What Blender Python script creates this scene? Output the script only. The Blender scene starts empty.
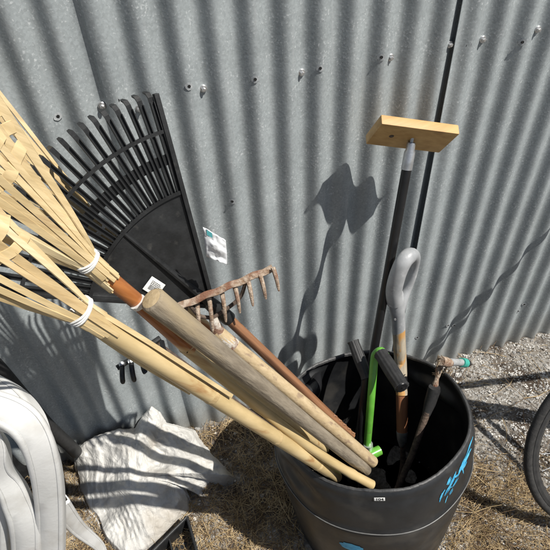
import bpy, bmesh, math, random
from math import sin, cos, pi, radians, sqrt, atan2
from mathutils import Vector, Matrix, noise
V = Vector
random.seed(7)
SC = bpy.context.scene
COL = SC.collection

# ------------------------------------------------------------------ camera, sky, sun, exposure
CAM = V((0.0, -1.11, 1.72))
FPX, CX, CY = 510.0, 275.0, 275.0
AX = V((0.96033147, -0.27606584, -0.03938429))    # camera right
AY = V((-0.21321989, -0.63589526, -0.74173749))   # camera down
AZ = V((0.1797241, 0.72071136, -0.66953295))      # camera forward
cd = bpy.data.cameras.new('camera'); cam = bpy.data.objects.new('camera', cd); COL.objects.link(cam)
m = Matrix((AX, -AY, -AZ)).transposed().to_4x4(); m.translation = CAM
cam.matrix_world = m
cd.sensor_width = 36; cd.lens = FPX / 550 * 36; cd.clip_start = 0.02; cd.clip_end = 500
SC.camera = cam
SUN = V((-1.2, 1.0, -2.4)).normalized()           # direction the light travels
w = bpy.data.worlds.new('World'); SC.world = w; w.use_nodes = True
nt = w.node_tree; nt.nodes.clear()
sky = nt.nodes.new('ShaderNodeTexSky'); sky.sky_type = 'NISHITA'; sky.sun_disc = False
sky.sun_elevation = math.asin(-SUN.z); sky.sun_rotation = atan2(-SUN.x, -SUN.y)
bg = nt.nodes.new('ShaderNodeBackground'); bg.inputs[1].default_value = 0.05
ow = nt.nodes.new('ShaderNodeOutputWorld')
nt.links.new(sky.outputs[0], bg.inputs[0]); nt.links.new(bg.outputs[0], ow.inputs[0])
sd = bpy.data.lights.new('sun', 'SUN'); sd.energy = 5.0; sd.angle = radians(0.53); sd.color = (1, 0.96, 0.89)
so = bpy.data.objects.new('sun', sd); COL.objects.link(so)
so.rotation_euler = SUN.to_track_quat('-Z', 'Y').to_euler()
SC.view_settings.view_transform = 'Standard'; SC.view_settings.look = 'None'
SC.view_settings.exposure = 0.25; SC.view_settings.gamma = 1
try: SC.view_settings.use_curve_mapping = False
except Exception: pass

# ------------------------------------------------------------------ helpers
def at(px, py, Y):            # point of the calibrated view on the upright plane y = Y
    d = AX * (px - CX) + AY * (py - CY) + AZ * FPX
    return CAM + d * ((Y - CAM.y) / d.y)
def atz(px, py, Z):           # ... on the level plane z = Z
    d = AX * (px - CX) + AY * (py - CY) + AZ * FPX
    return CAM + d * ((Z - CAM.z) / d.z)

class MB:
    def __init__(s): s.v = []; s.f = []
    def add(s, vs, fs):
        o = len(s.v); s.v += [V(x) for x in vs]; s.f += [tuple(i + o for i in f) for f in fs]; return s
    def tube(s, pts, rad, n=14, caps=True, squash=None):
        pts = [V(p) for p in pts]
        if not hasattr(rad, '__len__'): rad = [rad] * len(pts)
        T = []
        for i in range(len(pts)):
            a = pts[max(i - 1, 0)]; b = pts[min(i + 1, len(pts) - 1)]; T.append((b - a).normalized())
        up = V((0, 0, 1)) if abs(T[0].z) < .9 else V((0, 1, 0))
        if squash: up = V(squash[0])
        u = (up - T[0] * up.dot(T[0])).normalized()
        vs = []; fs = []
        for i, p in enumerate(pts):
            u = (u - T[i] * u.dot(T[i])).normalized(); q = T[i].cross(u)
            k = squash[1] if squash else 1
            for j in range(n):
                a = 2 * pi * j / n
                vs.append(p + (u * cos(a) * k + q * sin(a)) * rad[i])
        for i in range(len(pts) - 1):
            for j in range(n):
                k = (j + 1) % n
                fs.append((i * n + j, i * n + k, (i + 1) * n + k, (i + 1) * n + j))
        if caps:
            fs.append(tuple(range(n - 1, -1, -1))); fs.append(tuple((len(pts) - 1) * n + j for j in range(n)))
        return s.add(vs, fs)
    def box(s, c, X, Y, Z):   # centre and half-axis vectors
        c = V(c); X = V(X); Y = V(Y); Z = V(Z)
        vs = [c + X * a + Y * b + Z * d for a in (-1, 1) for b in (-1, 1) for d in (-1, 1)]
        return s.add(vs, [(0, 1, 3, 2), (4, 6, 7, 5), (0, 4, 5, 1), (2, 3, 7, 6), (0, 2, 6, 4), (1, 5, 7, 3)])
    def ribbon(s, pts, nrm, wid, th, prof=None):
        """strip along pts; nrm = vector or list; prof = list of (across -1..1, out 0..1) closed outline"""
        pts = [V(p) for p in pts]; n = len(pts)
        if not hasattr(wid, '__len__'): wid = [wid] * n
        if not isinstance(nrm, list): nrm = [V(nrm)] * n
        if prof is None: prof = [(-1, -.5), (1, -.5), (1, .5), (-1, .5)]
        k = len(prof); vs = []; fs = []
        for i in range(n):
            t = (pts[min(i + 1, n - 1)] - pts[max(i - 1, 0)]).normalized()
            N = V(nrm[i]); N = (N - t * N.dot(t)).normalized(); B = t.cross(N)
            for a, b in prof: vs.append(pts[i] + B * (a * wid[i] / 2) + N * (b * th))
        for i in range(n - 1):
            for j in range(k):
                q = (j + 1) % k
                fs.append((i * k + j, i * k + q, (i + 1) * k + q, (i + 1) * k + j))
        fs.append(tuple(range(k - 1, -1, -1))); fs.append(tuple((n - 1) * k + j for j in range(k)))
        return s.add(vs, fs)
    def build(s, name, mat, parent=None, smooth=True, bevel=0, loc=None, sub=0, auto=35):
        loc = V(loc) if loc is not None else V((0, 0, 0))
        org = loc
        if parent is not None:
            org = V((0, 0, 0)); p = parent
            while p is not None: org = org + p.location; p = p.parent
            loc = V((0, 0, 0))
        me = bpy.data.meshes.new(name); me.from_pydata([v - org for v in s.v], [], s.f)
        bm = bmesh.new(); bm.from_mesh(me); bmesh.ops.recalc_face_normals(bm, faces=bm.faces)
        if bevel:
            bmesh.ops.bevel(bm, geom=list(bm.edges), offset=bevel, segments=2, affect='EDGES', profile=.6)
        if smooth:
            for f in bm.faces: f.smooth = True
            for e in bm.edges:
                if len(e.link_faces) == 2 and e.calc_face_angle(0) > radians(auto): e.smooth = False
        bm.to_mesh(me); bm.free()
        o = bpy.data.objects.new(name, me); COL.objects.link(o)
        o.location = loc
        if parent is not None: o.parent = parent
        if mat is not None: me.materials.append(mat)
        if sub:
            md = o.modifiers.new('sub', 'SUBSURF'); md.levels = sub; md.render_levels = sub
        return o
def tag(o, label=None, cat=None, group=None, kind=None):
    for k, v in (('label', label), ('category', cat), ('group', group), ('kind', kind)):
        if v: o[k] = v
    return o
def empty(name, loc, label, cat, group=None):
    o = bpy.data.objects.new(name, None); COL.objects.link(o); o.location = loc; o.empty_display_size = .05
    return tag(o, label, cat, group)
def lerp(a, b, t): return a + (b - a) * t
def path(pts, n=8):           # Catmull-Rom through the points
    P = [V(p) for p in pts]; P = [P[0] * 2 - P[1]] + P + [P[-1] * 2 - P[-2]]; out = []
    for i in range(1, len(P) - 2):
        for k in range(n):
            t = k / n
            out.append(.5 * (2 * P[i] + (P[i + 1] - P[i - 1]) * t + (2 * P[i - 1] - 5 * P[i] + 4 * P[i + 1] - P[i + 2]) * t * t + (3 * P[i] - P[i - 1] - 3 * P[i + 1] + P[i + 2]) * t ** 3))
    out.append(P[-2]); return out

# ------------------------------------------------------------------ materials
def mat(name, c1, c2=None, rough=.6, metal=0, scale=20, stretch=(1, 1, 1), bump=0, bscale=None, c3=None, s3=6, t3=(.55, .7), detail=6, contrast=(.35, .65), spec=.5, r2=None, axis=None, coat=0, sss=0):
    mt = bpy.data.materials.new(name); mt.use_nodes = True; N = mt.node_tree.nodes; L = mt.node_tree.links
    b = N['Principled BSDF']; b.inputs['Roughness'].default_value = rough; b.inputs['Metallic'].default_value = metal
    b.inputs['Specular IOR Level'].default_value = spec; b.inputs['Coat Weight'].default_value = coat
    b.inputs['Coat Roughness'].default_value = .15
    tc = N.new('ShaderNodeTexCoord'); mp = N.new('ShaderNodeMapping'); mp.inputs['Scale'].default_value = stretch
    src = tc.outputs['Object']
    if axis is not None:       # align texture x with an object's long axis
        a = V(axis).normalized(); q = a.rotation_difference(V((1, 0, 0))).to_euler()
        m0 = N.new('ShaderNodeMapping'); m0.inputs['Rotation'].default_value = q; L.new(src, m0.inputs[0]); src = m0.outputs[0]
    L.new(src, mp.inputs[0])
    nz = N.new('ShaderNodeTexNoise'); nz.inputs['Scale'].default_value = scale; nz.inputs['Detail'].default_value = detail; nz.inputs['Roughness'].default_value = .6
    L.new(mp.outputs[0], nz.inputs['Vector'])
    cr = N.new('ShaderNodeValToRGB'); cr.color_ramp.elements[0].position = contrast[0]; cr.color_ramp.elements[1].position = contrast[1]
    cr.color_ramp.elements[0].color = (*c1, 1); cr.color_ramp.elements[1].color = (*(c2 or c1), 1)
    L.new(nz.outputs[0], cr.inputs[0]); out = cr.outputs[0]
    if c3:
        n3 = N.new('ShaderNodeTexNoise'); n3.inputs['Scale'].default_value = s3; n3.inputs['Detail'].default_value = 5
        L.new(mp.outputs[0], n3.inputs['Vector'])
        r3 = N.new('ShaderNodeValToRGB'); r3.color_ramp.elements[0].position = t3[0]; r3.color_ramp.elements[1].position = t3[1]
        L.new(n3.outputs[0], r3.inputs[0])
        mx = N.new('ShaderNodeMix'); mx.data_type = 'RGBA'; L.new(r3.outputs[0], mx.inputs['Factor']); L.new(out, mx.inputs['A']); mx.inputs['B'].default_value = (*c3, 1)
        out = mx.outputs['Result']
    L.new(out, b.inputs['Base Color'])
    if r2 is not None:
        mr = N.new('ShaderNodeMapRange'); mr.inputs['To Min'].default_value = rough; mr.inputs['To Max'].default_value = r2
        mr.inputs['From Min'].default_value = .3; mr.inputs['From Max'].default_value = .7
        L.new(nz.outputs[0], mr.inputs['Value']); L.new(mr.outputs[0], b.inputs['Roughness'])
    if bump:
        nb = N.new('ShaderNodeTexNoise'); nb.inputs['Scale'].default_value = bscale or scale * 2; nb.inputs['Detail'].default_value = 6
        L.new(mp.outputs[0], nb.inputs['Vector'])
        bp = N.new('ShaderNodeBump'); bp.inputs['Strength'].default_value = bump; bp.inputs['Distance'].default_value = .004
        L.new(nb.outputs[0], bp.inputs['Height']); L.new(bp.outputs[0], b.inputs['Normal'])
    return mt

def galv_mat():
    mt = mat('galvanised', (.30, .33, .34), (.38, .415, .425), rough=.36, metal=.10, scale=9, contrast=(.3, .7), bump=0)
    N = mt.node_tree.nodes; L = mt.node_tree.links; b = N['Principled BSDF']
    tc = [n for n in N if n.type == 'TEX_COORD'][0]
    base = b.inputs['Base Color'].links[0].from_socket
    def mixin(fac, col, src):
        mx = N.new('ShaderNodeMix'); mx.data_type = 'RGBA'; L.new(fac, mx.inputs['Factor']); L.new(src, mx.inputs['A']); mx.inputs['B'].default_value = (*col, 1); return mx.outputs['Result']
    # zinc spangle, fine and coarse
    vo = N.new('ShaderNodeTexVoronoi'); vo.inputs['Scale'].default_value = 210; L.new(tc.outputs['Object'], vo.inputs['Vector'])
    sp = N.new('ShaderNodeSeparateColor'); L.new(vo.outputs['Color'], sp.inputs[0])
    mm = N.new('ShaderNodeMapRange'); mm.inputs['To Min'].default_value = .90; mm.inputs['To Max'].default_value = 1.10; L.new(sp.outputs[0], mm.inputs['Value'])
    mul = N.new('ShaderNodeMix'); mul.data_type = 'RGBA'; mul.blend_type = 'MULTIPLY'; mul.inputs['Factor'].default_value = 1
    L.new(base, mul.inputs['A']); L.new(mm.outputs[0], mul.inputs['B']); col = mul.outputs['Result']
    # pale oxide specks
    nz = N.new('ShaderNodeTexNoise'); nz.inputs['Scale'].default_value = 190; nz.inputs['Detail'].default_value = 4; L.new(tc.outputs['Object'], nz.inputs['Vector'])
    nc = N.new('ShaderNodeTexNoise'); nc.inputs['Scale'].default_value = 14; nc.inputs['Detail'].default_value = 4; L.new(tc.outputs['Object'], nc.inputs['Vector'])
    ad = N.new('ShaderNodeMath'); ad.operation = 'MULTIPLY_ADD'; ad.inputs[1].default_value = .36; L.new(nc.outputs[0], ad.inputs[0]); L.new(nz.outputs[0], ad.inputs[2])
    rr = N.new('ShaderNodeMapRange'); rr.inputs['From Min'].default_value = .78; rr.inputs['From Max'].default_value = .93; rr.inputs['To Max'].default_value = .8
    L.new(ad.outputs[0], rr.inputs['Value']); col = mixin(rr.outputs[0], (.62, .65, .66), col)
    # vertical run-off streaks
    mp = N.new('ShaderNodeMapping'); mp.inputs['Scale'].default_value = (90, 90, 5); L.new(tc.outputs['Object'], mp.inputs[0])
    ns = N.new('ShaderNodeTexNoise'); ns.inputs['Scale'].default_value = 1; ns.inputs['Detail'].default_value = 3; L.new(mp.outputs[0], ns.inputs['Vector'])
    rs = N.new('ShaderNodeMapRange'); rs.inputs['From Min'].default_value = .60; rs.inputs['From Max'].default_value = .80; rs.inputs['To Max'].default_value = .6
    L.new(ns.outputs[0], rs.inputs['Value']); col = mixin(rs.outputs[0], (.42, .44, .45), col)
    # dirt splashed on the lowest part
    sx = N.new('ShaderNodeSeparateXYZ'); L.new(tc.outputs['Object'], sx.inputs[0])
    rd = N.new('ShaderNodeMapRange'); rd.inputs['From Min'].default_value = .17; rd.inputs['From Max'].default_value = .0; L.new(sx.outputs['Z'], rd.inputs['Value'])
    md = N.new('ShaderNodeMath'); md.operation = 'MULTIPLY'; L.new(rd.outputs[0], md.inputs[0]); L.new(nc.outputs[0], md.inputs[1])
    col = mixin(md.outputs[0], (.22, .19, .15), col)
    L.new(col, b.inputs['Base Color'])
    mr = N.new('ShaderNodeMapRange'); mr.inputs['To Min'].default_value = .42; mr.inputs['To Max'].default_value = .6; L.new(sp.outputs[1], mr.inputs['Value']); L.new(mr.outputs[0], b.inputs['Roughness'])
    bp = N.new('ShaderNodeBump'); bp.inputs['Strength'].default_value = .25; bp.inputs['Distance'].default_value = .0012; L.new(nz.outputs[0], bp.inputs['Height']); L.new(bp.outputs[0], b.inputs['Normal'])
    return mt
M = {}
M['galv'] = galv_mat()
M['screw'] = mat('screw', (.5, .5, .5), (.7, .7, .7), rough=.35, metal=.8, scale=80)
M['hole'] = mat('hole', (.012, .012, .012), rough=.9)
M['holering'] = mat('holering', (.45, .47, .48), (.3, .32, .33), rough=.7, scale=200)
M['ground'] = mat('ground', (.13, .115, .095), (.33, .31, .28), rough=.95, scale=70, bump=1, bscale=160, c3=(.055, .040, .028), s3=7, t3=(.45, .6))
M['drum'] = mat('drum', (.011, .012, .0135), (.024, .025, .027), rough=.32, r2=.55, scale=12, bump=.1, bscale=40, c3=(.075, .070, .062), s3=11, t3=(.52, .85), spec=.5)
M['lip'] = mat('lip', (.03, .031, .033), (.07, .07, .07), rough=.5, scale=60, bump=.3)
M['bluepaint'] = mat('bluepaint', (.03, .30, .55), (.10, .46, .68), rough=.5, scale=60)
M['label'] = mat('label', (.8, .8, .78), (.7, .7, .68), rough=.5, scale=50)
M['ink'] = mat('ink', (.02, .02, .02), rough=.6)
M['blackpl'] = mat('blackpl', (.009, .0095, .010), (.018, .019, .02), rough=.42, scale=30, r2=.58, bump=.1, bscale=200, c3=(.07, .068, .062), s3=40, t3=(.62, .9))
M['blacktube'] = mat('blacktube', (.009, .009, .010), (.013, .013, .014), rough=.35, scale=40, c3=(.06, .06, .06), s3=60, t3=(.68, .8))
M['rubber'] = mat('rubber', (.016, .016, .017), (.03, .03, .03), rough=.6, scale=60, bump=.15)
M['tyre'] = mat('tyre', (.018, .018, .018), (.04, .038, .036), rough=.75, scale=80, bump=.3, bscale=300)
M['green'] = mat('green', (.09, .34, .035), (.15, .42, .06), rough=.35, scale=25, c3=(.12, .20, .06), s3=30, t3=(.62, .75), coat=.3)
M['greyhandle'] = mat('greyhandle', (.30, .31, .32), (.42, .43, .44), rough=.42, scale=22, c3=(.62, .62, .62), s3=35, t3=(.6, .75))
M['rust'] = mat('rust', (.20, .12, .07), (.46, .38, .30), rough=.85, scale=90, bump=.8, c3=(.18, .085, .05), s3=30, t3=(.5, .65))
M['rustdark'] = mat('rustdark', (.05, .035, .028), (.14, .10, .075), rough=.8, scale=70, bump=.6)
M['steel'] = mat('steel', (.45, .46, .47), (.62, .63, .64), rough=.35, metal=.75, scale=60, bump=.15)
M['teal'] = mat('teal', (.03, .30, .24), (.06, .40, .32), rough=.5, scale=60)
M['greypvc'] = mat('greypvc', (.24, .25, .25), (.38, .38, .38), rough=.6, scale=50)
M['resin'] = mat('resin', (.58, .585, .57), (.66, .66, .65), rough=.38, scale=9, r2=.55, c3=(.42, .40, .36), s3=16, t3=(.52, .85), bump=.1, bscale=150)
M['tarp'] = mat('tarp', (.46, .45, .425), (.62, .61, .58), rough=.65, scale=7, bump=.35, bscale=60, c3=(.30, .265, .215), s3=5, t3=(.50, .72))
_N = M['tarp'].node_tree.nodes; _L = M['tarp'].node_tree.links
_b = _N['Principled BSDF']; _tc = [n for n in _N if n.type == 'TEX_COORD'][0]; _last = _b.inputs['Normal'].links[0].from_socket
for _sc, _d, _st in ((26, .004, (1.4, .7, 1)), (60, .0015, (.7, 1.5, 1))):
    _mp = _N.new('ShaderNodeMapping'); _mp.inputs['Scale'].default_value = _st; _mp.inputs['Rotation'].default_value = (0, 0, .6); _L.new(_tc.outputs['Object'], _mp.inputs[0])
    _n = _N.new('ShaderNodeTexNoise'); _n.inputs['Scale'].default_value = _sc; _n.inputs['Detail'].default_value = 2; _n.inputs['Distortion'].default_value = .6; _L.new(_mp.outputs[0], _n.inputs['Vector'])
    _m = _N.new('ShaderNodeMath'); _m.operation = 'SUBTRACT'; _m.inputs[1].default_value = .5; _L.new(_n.outputs[0], _m.inputs[0])
    _a = _N.new('ShaderNodeMath'); _a.operation = 'ABSOLUTE'; _L.new(_m.outputs[0], _a.inputs[0])
    _q = _N.new('ShaderNodeMath'); _q.operation = 'POWER'; _q.inputs[1].default_value = .55; _L.new(_a.outputs[0], _q.inputs[0])
    _bp = _N.new('ShaderNodeBump'); _bp.invert = True; _bp.inputs['Strength'].default_value = .9; _bp.inputs['Distance'].default_value = _d
    _L.new(_q.outputs[0], _bp.inputs['Height']); _L.new(_last, _bp.inputs['Normal']); _last = _bp.outputs[0]
_L.new(_last, _b.inputs['Normal'])
M['paper'] = mat('paper', (.82, .84, .86), (.72, .74, .76), rough=.6, scale=30)
M['string'] = mat('string', (.78, .78, .75), (.62, .62, .6), rough=.6, scale=120)
M['blockwood'] = mat('blockwood', (.44, .26, .09), (.58, .37, .15), rough=.55, scale=26, stretch=(.25, 2.2, 2.2), axis=(.96, .25, 0), bump=.1, c3=(.24, .13, .05), s3=7, t3=(.62, .74))
for _i, (_a, _b) in enumerate((((.46, .345, .175), (.64, .50, .28)), ((.37, .26, .125), (.56, .42, .22)), ((.52, .42, .24), (.70, .58, .36)))):
    M['strip%d' % _i] = mat('strip%d' % _i, _a, _b, rough=.5, scale=30, stretch=(.4, 3, 3), axis=(.7, .1, -.7), c3=(.30, .17, .07), s3=11, t3=(.60, .72), bump=.15, bscale=90)
M['bamboo_strip'] = mat('bamboo_strip', (.50, .37, .18), (.68, .53, .30), rough=.5, scale=30, stretch=(.4, 3, 3), axis=(.7, .1, -.7), c3=(.32, .20, .08), s3=14, t3=(.6, .75))
def wood(name, c1, c2, axis, c3=None, t3=(.55, .7), rough=.6, scale=18, bump=.25, coat=0, s3=9, st=(.12, 2.5, 2.5)):
    return mat(name, c1, c2, rough=rough, scale=scale, stretch=st, axis=axis, bump=bump, c3=c3, t3=t3, s3=s3, coat=coat)

# ------------------------------------------------------------------ ground
GX = [-60, -20, -6, -2.5] + [-1.6 + i * .022 for i in range(165)] + [2.6, 4, 8, 20, 60]
GY = [-60, -20, -6, -2.6, -1.9] + [-1.5 + i * .022 for i in range(74)] + [.3, .8, 3, 10, 30, 60]
def gz(x, y):
    if x < -2 or x > 2.5 or y < -1.8 or y > .5: return 0.
    z = .012 * noise.noise(V((x * 5, y * 5, 0))) + .006 * noise.noise(V((x * 17, y * 17, 3))) + .004 * noise.noise(V((x * 45, y * 45, 5)))
    z += .02 * max(0, 1 - abs(y - .0) / .12) * (.5 + .5 * noise.noise(V((x * 6, 9, 1))))    # soil heaped along the sheet
    return z
g = MB(); nx, ny = len(GX), len(GY)
g.add([(x, y, gz(x, y)) for y in GY for x in GX], [(j * nx + i, j * nx + i + 1, (j + 1) * nx + i + 1, (j + 1) * nx + i) for j in range(ny - 1) for i in range(nx - 1)])
tag(g.build('ground', M['ground']), kind='structure')

# ------------------------------------------------------------------ corrugated fence
PITCH, AMP, PH = .0762, .0096, .028
def wy(x, z=1.0):
    return -AMP * cos(2 * pi * (x - PH) / PITCH) + .004 * noise.noise(V((x * 1.3, z * 1.1, 2)))
fence = empty('corrugated_fence', (0, 0, 0), 'weathered corrugated galvanised iron fence standing behind all the tools', 'fence')
edges = [-3.27, -2.47, -1.67, -.875, -.072, .742, 1.545, 2.345, 3.145, 3.945]
for k in range(len(edges) - 1):
    x0, x1 = edges[k], edges[k + 1] + .05
    nxs = 200; nzs = 44; vs = []; fs = []
    for j in range(nzs + 1):
        z = lerp(-.03, 2.15, j / nzs)
        lift0 = {5: lerp(.030, .014, min(1, z / 1.45)), 4: .0045}.get(k, .004)
        for i in range(nxs + 1):
            x = lerp(x0, x1, i / nxs)
            if k == 5: x -= .004 * sin(z * 2.1) * max(0, 1 - (x - x0) / .1)
            d = max(0, 1 - (x - x0) / .055)
            y = wy(x, z) - lift0 * d ** 1.3
            e = max(0, 1 - (x1 - x) / .06); y += .002 + .003 * e if k != 5 else .002
            y -= .0025 * (k % 2)
            y += .003 * noise.noise(V((x * 4, z * 3, 7))) * max(0, 1 - z)
            zz = z
            if j == 0: zz = -.03
            vs.append((x, y, zz))
    for j in range(nzs):
        for i in range(nxs):
            a = j * (nxs + 1) + i; fs.append((a, a + 1, a + nxs + 2, a + nxs + 1))
    b = MB().add(vs, fs); o = b.build('corrugated_sheet', M['galv'], fence)
    sm = o.modifiers.new('solid', 'SOLIDIFY'); sm.thickness = .0012; sm.offset = 1
def sheety(x, z):
    k = max(i for i in range(len(edges)) if edges[i] <= x)
    return wy(x, z) + .002 - .0025 * (k % 2) + .003 * noise.noise(V((x * 4, z * 3, 7))) * max(0, 1 - z)
def wallpt(px, py):
    p = at(px, py, 0)
    for _ in range(40): p = p.lerp(at(px, py, sheety(p.x, p.z)), .6)
    return p
for (px, py) in [(102, 105), (139, 108), (203, 88), (301, 72), (390, 57), (449, 44), (482, 39), (537, 29)]:
    p = wallpt(px, py); p.y -= .003; mb = MB()
    mb.tube([p + V((0, .004, 0)), p + V((0, -.001, 0)), p + V((0, -.0022, 0))], [.0085, .0085, .0075], 16)
    mb.tube([p + V((0, -.002, 0)), p + V((0, -.008, 0)), p + V((0, -.0095, 0))], [.0052, .005, .0035], 6)
    mb.build('screw', M['screw'], fence)
for (px, py) in [(58, 116), (118, 100), (189, 86), (255, 79), (320, 68), (381, 57), (467, 45), (522, 42), (232, 201), (417, 337), (448, 325), (454, 325), (524, 304), (518, 311)]:
    p = wallpt(px, py); p.y -= .0030; mb = MB()
    mb.tube([p + V((0, .003, 0)), p], [.0035, .0035], 12)
    h = mb.build('nail_hole', M['hole'], fence)
    r = MB(); n = 20; vs = []
    for j in range(n):
        a = 2 * pi * j / n; rr = .0085 * (1 + .25 * noise.noise(V((cos(a) * 2, sin(a) * 2, px))))
        for R_ in (.0036, rr):
            q = p + V((cos(a) * R_, 0, sin(a) * R_)); q.y = sheety(q.x, q.z) - .0026; vs.append(q)
    r.add(vs, [(2 * j, 2 * j + 1, (2 * j + 3) % (2 * n), (2 * j + 2) % (2 * n)) for j in range(n)])
    r.build('oxide_ring', M['holering'], h)

# ------------------------------------------------------------------ cut black drum
RC, RN, RR = V((.426, -.412, .5)), V((-.05, .232, 1)).normalized(), .255
BC, BN, BR = V((.446, -.452, .0)), V((0, 0, 1)), .246
def drum_frame(s):
    c = RC.lerp(BC, s); n = RN.lerp(BN, min(1, s)).normalized()
    u = (V((1, 0, 0)) - n * n.x).normalized(); w_ = n.cross(u); return c, u, w_, n
def drum_r(s, th, ring=1):
    r = lerp(RR, BR, s) + .022 * sin(pi * min(1, max(0, s)) ** .55)
    if ring: r += .0055 * math.exp(-((s - .285) / .009) ** 2) - .004 * math.exp(-((s - .306) / .010) ** 2) - .003 * math.exp(-((s - .05) / .02) ** 2)
    r += .002 * sin(3 * th + 1) + .0015 * sin(7 * th)
    for (a0, s0, wa, wsz, dp) in DENTS:
        da = (th - a0 + pi) % (2 * pi) - pi
        q = (da / wa) ** 2 + ((s - s0) / wsz) ** 2
        r -= dp * math.exp(-q ** 2.0)
    return r
DENTS = [(radians(128), .13, .34, .055, .042), (radians(18), .20, .34, .055, .030), (radians(200), .13, .26, .06, .014)]
def drum_pt(s, th, off=0):
    c, u, w_, n = drum_frame(s); r = drum_r(s, th, off > -.004) + off
    return c + (u * cos(th) + w_ * sin(th)) * r
drum = empty('drum', (.446, -.452, 0), 'black plastic drum cut open at the top holding the garden tools', 'drum')
NA = 160
lv = [i / 90 for i in range(0, 91)]
vs = []; fs = []
for s in lv:
    for j in range(NA): vs.append(drum_pt(s, 2 * pi * j / NA))
for i in range(len(lv) - 1):
    for j in range(NA):
        q = (j + 1) % NA; fs.append((i * NA + j, (i + 1) * NA + j, (i + 1) * NA + q, i * NA + q))
base = len(vs)
for s in lv:
    for j in range(NA): vs.append(drum_pt(s, 2 * pi * j / NA, -.005))
for i in range(len(lv) - 1):
    for j in range(NA):
        q = (j + 1) % NA; fs.append((base + i * NA + j, base + i * NA + q, base + (i + 1) * NA + q, base + (i + 1) * NA + j))
fs.append(tuple(base + (len(lv) - 1) * NA + j for j in range(NA))[::-1]); fs.append(tuple((len(lv) - 1) * NA + j for j in range(NA)))
MB().add(vs, fs).build('drum_wall', M['drum'], drum)
# hand-cut uneven lip
vs = []; fs = []
for j in range(NA * 2):
    th = pi * j / NA; c, u, w_, n = drum_frame(0)
    jag = .0025 * noise.noise(V((cos(th) * 5, sin(th) * 5, 0))) + .0015 * noise.noise(V((cos(th) * 30, sin(th) * 30, 2)))
    for (dr, dz) in ((.0012, -.006), (.0012, .0015), (-.0015, .004), (-.0045, .0035), (-.0068, .0005), (-.0068, -.006)):
        rr = drum_r(0, th) + dr; vs.append(c + (u * cos(th) + w_ * sin(th)) * rr + n * (dz + jag))
n6 = 6
for j in range(NA * 2):
    q = (j + 1) % (NA * 2)
    for k in range(n6):
        fs.append((j * n6 + k, j * n6 + (k + 1) % n6, q * n6 + (k + 1) % n6, q * n6 + k))
MB().add(vs, fs).build('cut_rim', M['lip'], drum)
MB().tube([drum_pt(.285, 2 * pi * j / 120, -.0004) for j in range(121)], .0014, 8, caps=False).build('moulded_ring_highlight', mat('ring_highlight', (.10, .10, .10), (.16, .16, .155), rough=.45, scale=50), drum)  # lighter tube paints a highlight line along the drum's moulded ring
hh_m = mat('drum_gloss', (.012, .0125, .014), (.02, .02, .022), rough=.22, scale=14, bump=.05)
hp_ = [drum_pt(.12 + .02 * sin(k / 14 * pi), radians(lerp(104, 146, k / 14)), -.010) for k in range(15)]
MB().tube(hp_, [.004 + .026 * sin(pi * k / 14) ** .7 for k in range(15)], 20).build('moulded_handhold', hh_m, drum)
def drum_hit(px, py):         # where a line of sight meets the drum's outer face
    d = (AX * (px - CX) + AY * (py - CY) + AZ * FPX).normalized(); best = None
    for it in range(400):
        t = .4 + it * .004; P = CAM + d * t
        s = (RC.z - P.z + .22 * 0) / .5
        for _ in range(6):
            c, u, w_, n = drum_frame(s); s += (c - P).dot(n) / .5
        c, u, w_, n = drum_frame(s); th = atan2((P - c).dot(w_), (P - c).dot(u))
        if 0 <= s <= 1 and (P - c).length < drum_r(s, th): return s, th
    return .2, -pi / 2
def drum_strip(pts, wd, name, mt, off=.0012, parent=drum):
    st = [drum_hit(*p) for p in pts]; P = path([V((a, b, 0)) for a, b in st], 5)
    mb = MB(); n = len(P); vs = []
    for i, p in enumerate(P):
        t = (P[min(i + 1, n - 1)] - P[max(i - 1, 0)]); t = V((t.x * .5, t.y * .27)); t.normalize()
        wv = wd * (.6 + .6 * abs(noise.noise(V((p.x * 90, p.y * 40, len(pts)))))) * min(1, .35 + 2 * min(i, n - 1 - i) / n)
        for q in (-1, 1):
            vs.append(drum_pt(p.x - q * t.y * wv / .5, p.y + q * t.x * wv / .27, off))
    mb.add(vs, [(2 * i, 2 * i + 1, 2 * i + 3, 2 * i + 2) for i in range(n - 1)])
    return mb
pm = MB()
random.seed(5)
strokes = [((472, 436), (464, 458)), ((471, 444), (460, 468)), ((469, 452), (459, 473)), ((465, 455), (457, 477)), ((462, 462), (455, 480)), ((466, 460), (461, 470)),
           ((456, 470), (449, 488)), ((454, 474), (447, 493)), ((451, 475), (446, 486)), ((458, 476), (452, 487)), ((450, 484), (444, 497)), ((453, 487), (449, 495)),
           ((445, 487), (440, 498)), ((443, 491), (439, 502)), ((447, 495), (444, 503)), ((452, 477), (458, 474)), ((446, 489), (452, 486)), ((460, 466), (463, 474))]
for a, b_ in strokes:
    for rep_ in range(2):
        o_ = random.uniform(-.8, .8); f0, f1 = random.uniform(0, .2), random.uniform(.8, 1)
        P_ = [(lerp(a[0], b_[0], f) + o_ + random.uniform(-.4, .4), lerp(a[1], b_[1], f) + random.uniform(-.4, .4)) for f in (f0, (f0 + f1) / 2, f1)]
        q_ = drum_strip(P_, random.uniform(.0018, .0042), '', None, .0010 + .0002 * rep_); pm.add(q_.v, q_.f)
pm.build('painted_mark', M['bluepaint'], drum)
pm = MB()
vs = []; c0 = drum_hit(352, 547)
for k, rr in enumerate((0, .5, 1)):
    for j in range(28):
        a = 2 * pi * j / 28; q = rr * (1 + .22 * noise.noise(V((cos(a) * 2.5, sin(a) * 2.5, 4))))
        vs.append(drum_pt(c0[0] + .04 * sin(a) * q, c0[1] + .115 * cos(a) * q + .0, .0012))
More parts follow.
